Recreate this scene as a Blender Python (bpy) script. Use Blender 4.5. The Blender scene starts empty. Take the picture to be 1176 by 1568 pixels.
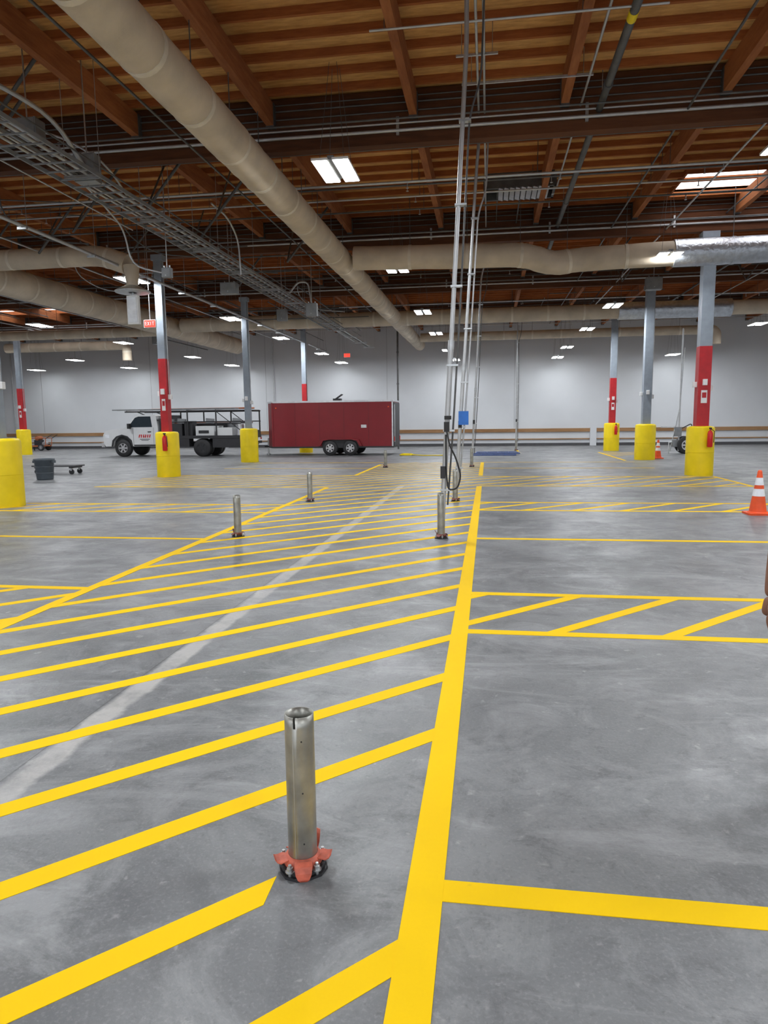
import bpy, bmesh, math, random
from mathutils import Vector, Matrix, Euler
random.seed(7)
SC=bpy.context.scene
COL=SC.collection
try:
    SC.view_settings.view_transform='Standard'
    SC.view_settings.look='None'
except Exception: pass

# ------------------------------------------------------------------ materials
def nmat(name):
    m=bpy.data.materials.new(name); m.use_nodes=True
    nt=m.node_tree; b=nt.nodes['Principled BSDF']
    return m,nt,b
def mat(name,col,rough=0.5,metal=0.0,var=0.12,scale=6.0,emit=None,es=0.0,bump=0.0,bscale=40.0,spec=0.5):
    m,nt,b=nmat(name)
    b.inputs['Roughness'].default_value=rough; b.inputs['Metallic'].default_value=metal
    b.inputs['Specular IOR Level'].default_value=spec
    tc=nt.nodes.new('ShaderNodeTexCoord')
    nz=nt.nodes.new('ShaderNodeTexNoise'); nz.inputs['Scale'].default_value=scale; nz.inputs['Detail'].default_value=5
    nt.links.new(tc.outputs['Object'],nz.inputs['Vector'])
    cr=nt.nodes.new('ShaderNodeValToRGB')
    cr.color_ramp.elements[0].position=0.3; cr.color_ramp.elements[1].position=0.7
    cr.color_ramp.elements[0].color=(*[c*(1-var) for c in col],1)
    cr.color_ramp.elements[1].color=(*[min(1,c*(1+var)) for c in col],1)
    nt.links.new(nz.outputs['Fac'],cr.inputs['Fac']); nt.links.new(cr.outputs['Color'],b.inputs['Base Color'])
    if emit:
        b.inputs['Emission Color'].default_value=(*emit,1); b.inputs['Emission Strength'].default_value=es
    if bump>0:
        n2=nt.nodes.new('ShaderNodeTexNoise'); n2.inputs['Scale'].default_value=bscale; n2.inputs['Detail'].default_value=4
        nt.links.new(tc.outputs['Object'],n2.inputs['Vector'])
        bp=nt.nodes.new('ShaderNodeBump'); bp.inputs['Strength'].default_value=bump; bp.inputs['Distance'].default_value=0.02
        nt.links.new(n2.outputs['Fac'],bp.inputs['Height']); nt.links.new(bp.outputs['Normal'],b.inputs['Normal'])
    return m

def wood(name,c1,c2,stretch=(1,1,1),scale=3.0,rough=0.75):
    m,nt,b=nmat(name); b.inputs['Roughness'].default_value=rough
    b.inputs['Specular IOR Level'].default_value=0.2
    tc=nt.nodes.new('ShaderNodeTexCoord'); mp=nt.nodes.new('ShaderNodeMapping'); mp.inputs['Scale'].default_value=stretch
    nz=nt.nodes.new('ShaderNodeTexNoise'); nz.inputs['Scale'].default_value=scale; nz.inputs['Detail'].default_value=8; nz.inputs['Roughness'].default_value=0.65
    big=nt.nodes.new('ShaderNodeTexNoise'); big.inputs['Scale'].default_value=0.35; big.inputs['Detail'].default_value=3
    nt.links.new(tc.outputs['Object'],mp.inputs['Vector']); nt.links.new(mp.outputs[0],nz.inputs['Vector']); nt.links.new(tc.outputs['Object'],big.inputs['Vector'])
    ad=nt.nodes.new('ShaderNodeMath'); ad.operation='ADD'
    nt.links.new(nz.outputs['Fac'],ad.inputs[0]); nt.links.new(big.outputs['Fac'],ad.inputs[1])
    mr=nt.nodes.new('ShaderNodeMapRange'); mr.inputs['From Min'].default_value=0.75; mr.inputs['From Max'].default_value=1.25
    nt.links.new(ad.outputs[0],mr.inputs['Value'])
    mx=nt.nodes.new('ShaderNodeMix'); mx.data_type='RGBA'; mx.inputs['A'].default_value=(*c1,1); mx.inputs['B'].default_value=(*c2,1)
    nt.links.new(mr.outputs[0],mx.inputs['Factor']); nt.links.new(mx.outputs['Result'],b.inputs['Base Color'])
    return m

def floor_mat():
    m,nt,b=nmat('polished_concrete'); L=nt.links.new
    tc=nt.nodes.new('ShaderNodeTexCoord')
    def noise(s,d=6,r=0.6,dist=0.0,vec=None):
        n=nt.nodes.new('ShaderNodeTexNoise'); n.inputs['Scale'].default_value=s; n.inputs['Detail'].default_value=d
        n.inputs['Roughness'].default_value=r; n.inputs['Distortion'].default_value=dist
        L(vec if vec else tc.outputs['Object'],n.inputs['Vector']); return n.outputs['Fac']
    def ramp(src,p0,p1,c0,c1):
        r=nt.nodes.new('ShaderNodeValToRGB'); r.color_ramp.elements[0].position=p0; r.color_ramp.elements[1].position=p1
        r.color_ramp.elements[0].color=(c0,c0,c0,1) if not isinstance(c0,tuple) else (*c0,1)
        r.color_ramp.elements[1].color=(c1,c1,c1,1) if not isinstance(c1,tuple) else (*c1,1)
        L(src,r.inputs['Fac']); return r.outputs['Color']
    def mix(fac,a,bb,mode='MIX'):
        x=nt.nodes.new('ShaderNodeMix'); x.data_type='RGBA'; x.blend_type=mode
        if isinstance(fac,(int,float)): x.inputs['Factor'].default_value=fac
        else: L(fac,x.inputs['Factor'])
        if isinstance(a,tuple): x.inputs['A'].default_value=(*a,1)
        else: L(a,x.inputs['A'])
        if isinstance(bb,tuple): x.inputs['B'].default_value=(*bb,1)
        else: L(bb,x.inputs['B'])
        return x.outputs['Result']
    def math_(op,a,bb=None,c=None):
        n=nt.nodes.new('ShaderNodeMath'); n.operation=op
        for i,v in enumerate((a,bb,c)):
            if v is None: continue
            if isinstance(v,(int,float)): n.inputs[i].default_value=v
            else: L(v,n.inputs[i])
        return n.outputs[0]
    base=ramp(noise(0.5,9,0.66,0.8),0.34,0.66,(0.105,0.111,0.118),(0.24,0.248,0.256))
    # mottled trowel clouds
    c=mix(ramp(noise(2.2,9,0.74,0.8),0.49,0.66,0.0,0.6),base,(0.31,0.318,0.328))
    c=mix(ramp(noise(4.6,8,0.74,0.6),0.53,0.68,0.0,0.62),c,(0.085,0.088,0.093))
    # pale chips / etched spots
    c=mix(ramp(noise(11,4,0.6,0.3),0.64,0.72,0.0,0.5),c,(0.42,0.42,0.42))
    c=mix(ramp(noise(75,3,0.6),0.52,0.72,0.0,0.28),c,(0.36,0.36,0.36))
    c=mix(ramp(noise(40,4,0.65),0.58,0.74,0.0,0.45),c,(0.07,0.07,0.075))
    # small dark stains
    off=nt.nodes.new('ShaderNodeVectorMath'); off.operation='ADD'; L(tc.outputs['Object'],off.inputs[0])
    nn=nt.nodes.new('ShaderNodeTexNoise'); nn.inputs['Scale'].default_value=14; nn.inputs['Detail'].default_value=4; L(tc.outputs['Object'],nn.inputs['Vector'])
    sc=nt.nodes.new('ShaderNodeVectorMath'); sc.operation='SCALE'; sc.inputs['Scale'].default_value=0.16; L(nn.outputs['Color'],sc.inputs[0]); L(sc.outputs[0],off.inputs[1])
    for vs_,r0,r1,a in ((1.5,0.015,0.06,0.6),(2.7,0.02,0.07,0.45)):
        v=nt.nodes.new('ShaderNodeTexVoronoi'); v.inputs['Scale'].default_value=vs_; L(off.outputs[0],v.inputs['Vector'])
        c=mix(ramp(v.outputs['Distance'],r0,r1,a,0.0),c,(0.06,0.06,0.065) if vs_<2 else (0.36,0.36,0.36))
    # pale brushed streaks running across
    mp=nt.nodes.new('ShaderNodeMapping'); mp.inputs['Scale'].default_value=(0.5,1.8,1); L(tc.outputs['Object'],mp.inputs['Vector'])
    c=mix(ramp(noise(0.9,9,0.75,1.2,mp.outputs[0]),0.53,0.66,0.0,0.55),c,(0.37,0.38,0.39))
    sp=nt.nodes.new('ShaderNodeSeparateXYZ'); L(tc.outputs['Object'],sp.inputs[0])
    # pale ground-off strip of old paint at x=-2.08
    wob=noise(3.0,5,0.7)
    dx=math_('ABSOLUTE',math_('ADD',sp.outputs['X'],2.08))
    edge=math_('ADD',dx,math_('MULTIPLY',math_('SUBTRACT',wob,0.5),0.12))
    strip=ramp(edge,0.055,0.085,1.0,0.0)
    fade=math_('LESS_THAN',sp.outputs['Y'],17.0)
    stripf=math_('MULTIPLY',math_('MULTIPLY',strip,fade),math_('MULTIPLY',ramp(noise(1.6,7,0.75),0.33,0.55,0.3,1.0),0.75))
    c=mix(stripf,c,(0.50,0.49,0.47))
    j=math_('LESS_THAN',math_('ABSOLUTE',math_('ADD',sp.outputs['X'],2.17)),0.004)
    c=mix(math_('MULTIPLY',j,0.55),c,(0.05,0.05,0.05))
    L(c,b.inputs['Base Color'])
    rr=ramp(noise(1.5,6,0.6,0.4),0.3,0.7,0.30,0.56); L(rr,b.inputs['Roughness'])
    b.inputs['Specular IOR Level'].default_value=0.5
    bp=nt.nodes.new('ShaderNodeBump'); bp.inputs['Strength'].default_value=0.12; bp.inputs['Distance'].default_value=0.02
    L(noise(30,5,0.6),bp.inputs['Height']); L(bp.outputs['Normal'],b.inputs['Normal'])
    return m

def paint_mat(name,col,wear=(0.45,0.33,0.06),amt=0.5):
    m,nt,b=nmat(name); L=nt.links.new
    tc=nt.nodes.new('ShaderNodeTexCoord')
    n=nt.nodes.new('ShaderNodeTexNoise'); n.inputs['Scale'].default_value=7; n.inputs['Detail'].default_value=10; n.inputs['Roughness'].default_value=0.75
    L(tc.outputs['Object'],n.inputs['Vector'])
    r=nt.nodes.new('ShaderNodeValToRGB'); r.color_ramp.elements[0].position=0.66; r.color_ramp.elements[1].position=0.76
    r.color_ramp.elements[0].color=(0,0,0,1); r.color_ramp.elements[1].color=(amt,amt,amt,1)
    L(n.outputs['Fac'],r.inputs['Fac'])
    n2=nt.nodes.new('ShaderNodeTexNoise'); n2.inputs['Scale'].default_value=1.2; n2.inputs['Detail'].default_value=4
    L(tc.outputs['Object'],n2.inputs['Vector'])
    x0=nt.nodes.new('ShaderNodeMix'); x0.data_type='RGBA'; x0.inputs['A'].default_value=(*[c*0.88 for c in col],1); x0.inputs['B'].default_value=(*col,1)
    L(n2.outputs['Fac'],x0.inputs['Factor'])
    x=nt.nodes.new('ShaderNodeMix'); x.data_type='RGBA'; x.inputs['B'].default_value=(*wear,1)
    L(r.outputs['Color'],x.inputs['Factor']); L(x0.outputs['Result'],x.inputs['A']); L(x.outputs['Result'],b.inputs['Base Color'])
    b.inputs['Roughness'].default_value=0.65; b.inputs['Specular IOR Level'].default_value=0.15
    return m

M={}
M['floor']=floor_mat()
M['yline']=paint_mat('yellow_floor_paint',(0.97,0.62,0.0))
M['deck']=wood('plywood_deck',(0.38,0.185,0.06),(0.78,0.45,0.17),(1.2,6,1),2.5)
M['sub']=wood('subpurlin_wood',(0.24,0.068,0.022),(0.42,0.145,0.045),(1,8,8),3)
M['purlin']=wood('purlin_wood',(0.22,0.07,0.026),(0.40,0.15,0.055),(8,1,8),2)
M['girder']=wood('glulam_wood',(0.07,0.026,0.012),(0.14,0.052,0.022),(1,8,8),2)
M['wall']=mat('white_wall_paint',(0.60,0.62,0.645),0.85,var=0.07,scale=0.3,spec=0.2)
M['wallside']=mat('side_wall_paint',(0.6,0.6,0.6),0.85,var=0.05,scale=0.5)
M['rail']=wood('guard_rail_wood',(0.24,0.13,0.06),(0.38,0.22,0.11),(1,8,8),2)
M['dark']=mat('dark_base_trim',(0.06,0.06,0.065),0.6)
M['duct']=mat('duct_wrap',(0.58,0.49,0.375),0.62,var=0.18,scale=1.6,bump=0.6,bscale=5)
M['ductband']=mat('duct_tape_band',(0.68,0.61,0.50),0.5,var=0.1)
M['foil']=mat('foil_insulation',(0.62,0.66,0.72),0.32,0.85,var=0.15,scale=9,bump=0.9,bscale=14)
M['galv']=mat('galvanised_steel',(0.52,0.54,0.55),0.38,0.85,var=0.15,scale=12)
M['galvpost']=mat('galvanised_post',(0.37,0.37,0.34),0.40,0.85,var=0.28,scale=9,bump=0.05)
M['emt']=mat('emt_conduit',(0.50,0.51,0.52),0.4,0.6,var=0.1)
M['emtd']=mat('old_conduit',(0.11,0.11,0.11),0.5,0.4,var=0.2)
M['box']=mat('junction_box_grey',(0.24,0.25,0.26),0.5,0.3)
M['black']=mat('black_rubber',(0.02,0.02,0.022),0.6)
M['colgrey']=mat('column_grey_paint',(0.27,0.31,0.36),0.5,var=0.08)
M['colred']=mat('column_red_paint',(0.46,0.012,0.018),0.5,var=0.12)
M['yplastic']=mat('yellow_sleeve_plastic',(0.84,0.63,0.004),0.45,var=0.08,scale=3,spec=0.3)
M['white']=mat('white_enamel',(0.8,0.8,0.8),0.35,var=0.03)
M['led']=mat('led_panel',(1,1,1),0.5,emit=(0.95,0.98,1.0),es=18)
M['sky']=mat('skylight_diffuser',(0.9,0.92,0.95),0.5,emit=(0.96,0.97,1.0),es=3.0)
M['tred']=mat('trailer_red_skin',(0.21,0.004,0.010),0.45,var=0.06,scale=2)
M['alu']=mat('aluminium_trim',(0.6,0.6,0.62),0.35,0.8)
M['glass']=mat('tinted_glass',(0.03,0.04,0.05),0.08,var=0.05)
M['cwhite']=mat('vehicle_white',(0.66,0.67,0.68),0.3,var=0.03)
M['steelblk']=mat('black_painted_steel',(0.022,0.022,0.025),0.5)
M['orange']=mat('cone_orange',(0.80,0.085,0.012),0.5)
M['clamp']=mat('clamp_red_orange',(0.50,0.11,0.065),0.5,var=0.3,scale=30,bump=0.1)
M['clampd']=mat('clamp_dull_red',(0.20,0.06,0.045),0.6,var=0.3,scale=30)
M['reflect']=mat('reflective_white',(0.78,0.80,0.84),0.4)
M['bin']=mat('grey_bin_plastic',(0.07,0.085,0.10),0.5)
M['blue']=mat('blue_painted',(0.03,0.08,0.30),0.5)
M['bluebox']=mat('blue_box',(0.02,0.14,0.50),0.45)
M['exit']=mat('exit_sign_red',(0.8,0.03,0.02),0.5,emit=(1,0.06,0.03),es=1.2)
M['brown']=mat('rusty_orange_frame',(0.38,0.12,0.05),0.6)
M['skin']=mat('skin',(0.20,0.09,0.055),0.55,var=0.08,scale=20)
M['shirt']=mat('dark_shirt',(0.05,0.055,0.07),0.9)
M['pants']=mat('work_trousers',(0.07,0.07,0.08),0.9)
M['hair']=mat('black_hair',(0.012,0.01,0.01),0.8)
M['eye']=mat('eye_white',(0.75,0.73,0.7),0.3)
M['fire']=mat('extinguisher_red',(0.6,0.01,0.01),0.3)
for k in ('led','exit'):
    try: M[k].cycles.emission_sampling='NONE'
    except Exception: pass

# ------------------------------------------------------------------ mesh builder
def rnd(pts,rad,n=4):
    pts=[Vector(p) for p in pts]; out=[pts[0]]
    for i in range(1,len(pts)-1):
        a,b,c=pts[i-1],pts[i],pts[i+1]
        d1=(a-b); d2=(c-b); r=min(rad,d1.length*0.45,d2.length*0.45)
        p=b+d1.normalized()*r; q=b+d2.normalized()*r
        for k in range(n+1):
            t=k/n; out.append(p*(1-t)**2+b*2*t*(1-t)+q*t*t)
    out.append(pts[-1]); return out
class MB:
    def __init__(s,name): s.name=name; s.V=[];s.F=[];s.Mi=[];s.S=[];s.mats=[]
    def mi(s,m):
        if m not in s.mats: s.mats.append(m)
        return s.mats.index(m)
    def add(s,vs,fs,m,sm=False):
        o=len(s.V); s.V+= [Vector(v) for v in vs]; k=s.mi(m)
        for f in fs: s.F.append([o+i for i in f]); s.Mi.append(k); s.S.append(sm)
    def box(s,c,sz,m,rot=None):
        c=Vector(c); hx,hy,hz=[q/2 for q in sz]
        vs=[Vector((x,y,z)) for x in(-hx,hx) for y in(-hy,hy) for z in(-hz,hz)]
        if rot is not None:
            R=Euler(rot).to_matrix() if not isinstance(rot,Matrix) else rot
            vs=[R@v for v in vs]
        s.add([c+v for v in vs],[(0,1,3,2),(4,6,7,5),(0,4,5,1),(2,3,7,6),(0,2,6,4),(1,5,7,3)],m)
    def bb(s,x0,x1,y0,y1,z0,z1,m): s.box(((x0+x1)/2,(y0+y1)/2,(z0+z1)/2),(x1-x0,y1-y0,z1-z0),m)
    def tube(s,pts,r,m,n=8,caps=True,round_=0):
        if round_: pts=rnd(pts,round_)
        pts=[Vector(p) for p in pts]; N=len(pts)
        rs=r if isinstance(r,(list,tuple)) else [r]*N
        t0=(pts[1]-pts[0]).normalized()
        up=Vector((0,0,1)) if abs(t0.z)<0.9 else Vector((1,0,0))
        a=t0.cross(up).normalized(); vs=[]
        for i in range(N):
            if i==0:t=t0
            elif i==N-1:t=(pts[i]-pts[i-1]).normalized()
            else:t=((pts[i+1]-pts[i]).normalized()+(pts[i]-pts[i-1]).normalized()).normalized()
            a=(a-t*a.dot(t)).normalized(); b=t.cross(a)
            for k in range(n):
                w=2*math.pi*k/n; vs.append(pts[i]+(a*math.cos(w)+b*math.sin(w))*rs[i])
        fs=[(i*n+k,i*n+(k+1)%n,(i+1)*n+(k+1)%n,(i+1)*n+k) for i in range(N-1) for k in range(n)]
        s.add(vs,fs,m,True)
        if caps:
            s.add(vs[:n],[tuple(range(n))],m); s.add(vs[-n:],[tuple(range(n))],m)
    def cyl(s,p,q,r,m,r2=None,n=16,caps=True): s.tube([p,q],[r,r if r2 is None else r2],m,n,caps)
    def lathe(s,prof,c,m,n=24,sm=True):
        c=Vector(c); vs=[]
        for r,z in prof:
            for k in range(n):
                w=2*math.pi*k/n; vs.append(c+Vector((r*math.cos(w),r*math.sin(w),z)))
        fs=[(i*n+k,i*n+(k+1)%n,(i+1)*n+(k+1)%n,(i+1)*n+k) for i in range(len(prof)-1) for k in range(n)]
        s.add(vs,fs,m,sm)
    def prismY(s,poly,y0,y1,m):
        n=len(poly); vs=[(x,y0,z) for x,z in poly]+[(x,y1,z) for x,z in poly]
        s.add(vs,[tuple(range(n)),tuple(range(n,2*n))]+[(i,(i+1)%n,n+(i+1)%n,n+i) for i in range(n)],m)
    def prismZ(s,poly,z0,z1,m):
        n=len(poly); vs=[(x,y,z0) for x,y in poly]+[(x,y,z1) for x,y in poly]
        s.add(vs,[tuple(range(n)),tuple(range(n,2*n))]+[(i,(i+1)%n,n+(i+1)%n,n+i) for i in range(n)],m)
    def sphere(s,c,r,m,n=12,sc=(1,1,1)):
        prof=[(max(1e-4,math.sin(math.pi*i/n)),-math.cos(math.pi*i/n)) for i in range(n+1)]
        vs=[];c=Vector(c)
        for a,z in prof:
            for k in range(n*2):
                w=math.pi*k/n; vs.append(c+Vector((a*math.cos(w)*r*sc[0],a*math.sin(w)*r*sc[1],z*r*sc[2])))
        N=n*2
        s.add(vs,[(i*N+k,i*N+(k+1)%N,(i+1)*N+(k+1)%N,(i+1)*N+k) for i in range(n) for k in range(N)],m,True)
    def build(s,bevel=0,parent=None,origin=None):
        o=Vector(origin) if origin else Vector((0,0,0))
        me=bpy.data.meshes.new(s.name); me.from_pydata([v-o for v in s.V],[],s.F)
        for m in s.mats: me.materials.append(M[m])
        for p,k,sm in zip(me.polygons,s.Mi,s.S): p.material_index=k; p.use_smooth=sm
        bm=bmesh.new(); bm.from_mesh(me); bmesh.ops.recalc_face_normals(bm,faces=bm.faces); bm.to_mesh(me); bm.free()
        ob=bpy.data.objects.new(s.name,me); ob.location=o; COL.objects.link(ob)
        if bevel:
            md=ob.modifiers.new('bevel','BEVEL'); md.width=bevel; md.segments=2; md.limit_method='ANGLE'; md.angle_limit=math.radians(50)
        if parent: ob.parent=parent
        return ob

XL,XR,YB,YF=-42.0,24.0,-14.0,42.0
ZD=7.3
# ------------------------------------------------------------------ shell
b=MB('floor'); b.bb(XL,XR,YB-8,YF,-0.2,0,'floor'); b.build()
b=MB('wall_back'); b.bb(XL,XR,YF,YF+0.25,0,ZD,'wall'); b.build()
b=MB('wall_left'); b.bb(XL-0.25,XL,YB,YF,0,ZD,'wallside'); b.build()
b=MB('wall_right'); b.bb(XR,XR+0.25,YB,YF,0,ZD,'wallside'); b.build()
b=MB('wall_front')  # wall behind the camera; unseen dock openings added to let sky light in
added_doors=[(-22,-14),(-8,6),(12,20)]
xs=[XL]+[v for d in added_doors for v in d]+[XR]
for i in range(0,len(xs),2): b.bb(xs[i],xs[i+1],YB-0.25,YB,0,5.6,'wallside')
b.bb(XL,XR,YB-0.25,YB,5.6,ZD,'wallside'); b.build()

b=MB('baseboard_back'); b.bb(XL,XR,YF-0.06,YF,0,0.16,'dark'); b.build()
b=MB('trim_1'); b.bb(XL,XR,YF-0.09,YF,0.80,1.0,'rail'); b.build()
b=MB('trim_2'); b.bb(XL,XR,YF-0.07,YF,0.36,0.42,'rail'); b.build()
b=MB('trim_3')
for x in (-31.5,-16.2,6.0): b.bb(x-0.18,x+0.18,YF-0.12,YF,0,1.05,'wall')
for x in (-36,-28.5,-21,-13.5,-6,1.5,9,16.5): b.bb(x-0.008,x+0.008,YF-0.006,YF,1.05,ZD,'box')
b.build()

# ceiling deck with skylight openings
SK=[(4.55,9.2,18.0,19.7),(-25.0,-19.6,32.2,33.8),(5.2,10,6.5,8.1),(-10.9,-6.1,-7.8,-6.2),(13,17.5,31.5,33.1)]
b=MB('ceiling')
ys=sorted(set([YB,YF+0.25]+[v for s_ in SK for v in s_[2:]]))
for y0,y1 in zip(ys[:-1],ys[1:]):
    cuts=sorted([(s_[0],s_[1]) for s_ in SK if s_[2]<=y0+1e-6 and s_[3]>=y1-1e-6])
    x=XL
    for a,c in cuts:
        b.bb(x,a,y0,y1,ZD,ZD+0.05,'deck'); x=c
    b.bb(x,XR,y0,y1,ZD,ZD+0.05,'deck')
b.build()
b=MB('trim_4')  # sub-purlins on 24 inch centres
y=YB+0.3
while y<YF:
    segs=[(XL,XR)]
    for s_ in SK:
        if s_[2]-0.03<y<s_[3]+0.03:
            ns=[]
            for a,c in segs:
                if a<s_[0] and c>s_[1]: ns+=[(a,s_[0]),(s_[1],c)]
                else: ns.append((a,c))
            segs=ns
    for a,c in segs: b.bb(a,c,y-0.028,y+0.028,ZD-0.12,ZD,'sub')
    y+=0.57
b.build()
b=MB('trim_5')  # purlins
GY=[-9.2,-2.0,5.5,13.0,20.25,27.5,34.95]
x=-1.32-2.55*15
while x<XR:
    if x>XL+0.2:
        gy=[YB]+GY+[YF]
        for a,c in zip(gy[:-1],gy[1:]):
            b.bb(x-0.065,x+0.065,a+0.1,c-0.1,ZD-0.50,ZD-0.12,'purlin')
            b.bb(x-0.075,x+0.075,c-0.25,c-0.1,ZD-0.52,ZD-0.12,'emtd')
    x+=2.55
b.build()
b=MB('trim_6')  # glulam girders
for y in GY:
    b.bb(XL,XR,y-0.11,y+0.11,6.40,ZD-0.02,'girder')
b.build()
for i,s_ in enumerate(SK):
    b=MB('window_%d'%(i+1))
    x0,x1,y0,y1=s_
    for q in ((x0-0.05,x0,y0,y1),(x1,x1+0.05,y0,y1),(x0-0.05,x1+0.05,y0-0.05,y0),(x0-0.05,x1+0.05,y1,y1+0.05)):
        b.bb(q[0],q[1],q[2],q[3],ZD-0.12,ZD+0.16,'sub')
    b.bb(x0,x1,y0,y1,ZD+0.06,ZD+0.10,'sky')
    b.bb(x0,x1,(y0+y1)/2-0.04,(y0+y1)/2+0.04,ZD-0.03,ZD+0.06,'sub')
    b.build()

# ------------------------------------------------------------------ floor markings
def clip(poly,x0,x1,y0,y1):
    def cl(p,f,inter):
        o=[]
        for i in range(len(p)):
            a,c=p[i-1],p[i]
            if f(c):
                if not f(a): o.append(inter(a,c))
                o.append(c)
            elif f(a): o.append(inter(a,c))
        return o
    def ix(X): return lambda a,c:(X,a[1]+(c[1]-a[1])*(X-a[0])/(c[0]-a[0]))
    def iy(Y): return lambda a,c:(a[0]+(c[0]-a[0])*(Y-a[1])/(c[1]-a[1]),Y)
    for f,i in ((lambda q:q[0]>=x0-1e-9,ix(x0)),(lambda q:q[0]<=x1+1e-9,ix(x1)),(lambda q:q[1]>=y0-1e-9,iy(y0)),(lambda q:q[1]<=y1+1e-9,iy(y1))):
        if len(poly)<3: return []
        poly=cl(poly,f,i)
    return poly
b=MB('floor_marking_lines'); T=0.003; TC=[0]
def rect(x0,x1,y0,y1,t=None):
    if t is None:
        TC[0]=(TC[0]+1)%5; t=0.0026+0.00012*TC[0]
    b.prismZ([(x0,y0),(x1,y0),(x1,y1),(x0,y1)],-0.001,t,'yline')
def hatch(x0,x1,y0,y1,c0,step=0.81,w=0.1,cs=None,t=0.002):
    h2=w/2*math.sqrt(2)
    if cs is None:
        cs=[]; k=math.floor((y0-x1-c0)/step)-1
        while c0+k*step<=y1-x0+1: cs.append((c0+k*step,x1)); k+=1
    for c,xe in cs:
        p=clip([(-60,-60+c-h2),(60,60+c-h2),(60,60+c+h2),(-60,-60+c+h2)],x0,xe,y0,y1)
        if len(p)>=3: b.prismZ(p,-0.001,t,'yline')
rect(-0.265,-0.14,-6,16.8,0.0036); rect(-0.265,-0.14,20.0,26.2,0.0036)
rect(-3.89,-3.78,-6,16.45,0.0036); rect(-3.89,-3.78,20.0,25.0,0.0036)
cs=[(3.66+0.81*k,-0.2) for k in range(0,32)]+[(2.86,-0.73),(2.15,-0.2)]+[(2.15-0.81*k,-0.2) for k in range(1,10)]
hatch(-3.83,-0.2,-6,26.2,0,cs=cs,w=0.105)
hatch(-9.9,-3.83,16.5,20.0,3.66,0.81,0.09); hatch(-0.2,5.95,16.9,19.7,3.66,0.81,0.09)
rect(-9.9,-3.83,16.4,16.5); rect(-9.9,-3.83,20,20.1); rect(-0.2,6.0,16.85,16.95); rect(-0.2,6.0,19.65,19.75); rect(5.92,6.02,16.9,19.7)
for y0 in (5.13,12.32):
    rect(-0.14,6.4,y0,y0+0.1); rect(-0.14,6.4,y0+1.18,y0+1.28); hatch(-0.14,6.4,y0+0.05,y0+1.23,5.54 if y0<6 else 12.6,0.83,0.1)
for y in (2.15,9.33,-0.8): rect(-0.14,6.4,y,y+0.11)
for y0 in (4.98,11.75):
    rect(-9.3,-3.83,y0,y0+0.1); rect(-9.3,-3.83,y0+1.15,y0+1.25); hatch(-9.3,-3.83,y0+0.05,y0+1.2,9.83,0.83,0.1)
for y in (2.0,9.0): rect(-9.3,-3.83,y,y+0.1)
for y in (23.0,26.1): rect(-0.14,5.2,y,y+0.1); rect(-9.0,-3.83,y,y+0.1)
rect(5.0,5.1,27.0,33.5); hatch(5.1,6.9,30.5,33.5,26,0.81,0.09); rect(1.4,1.5,33,36)
b.build()

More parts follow.
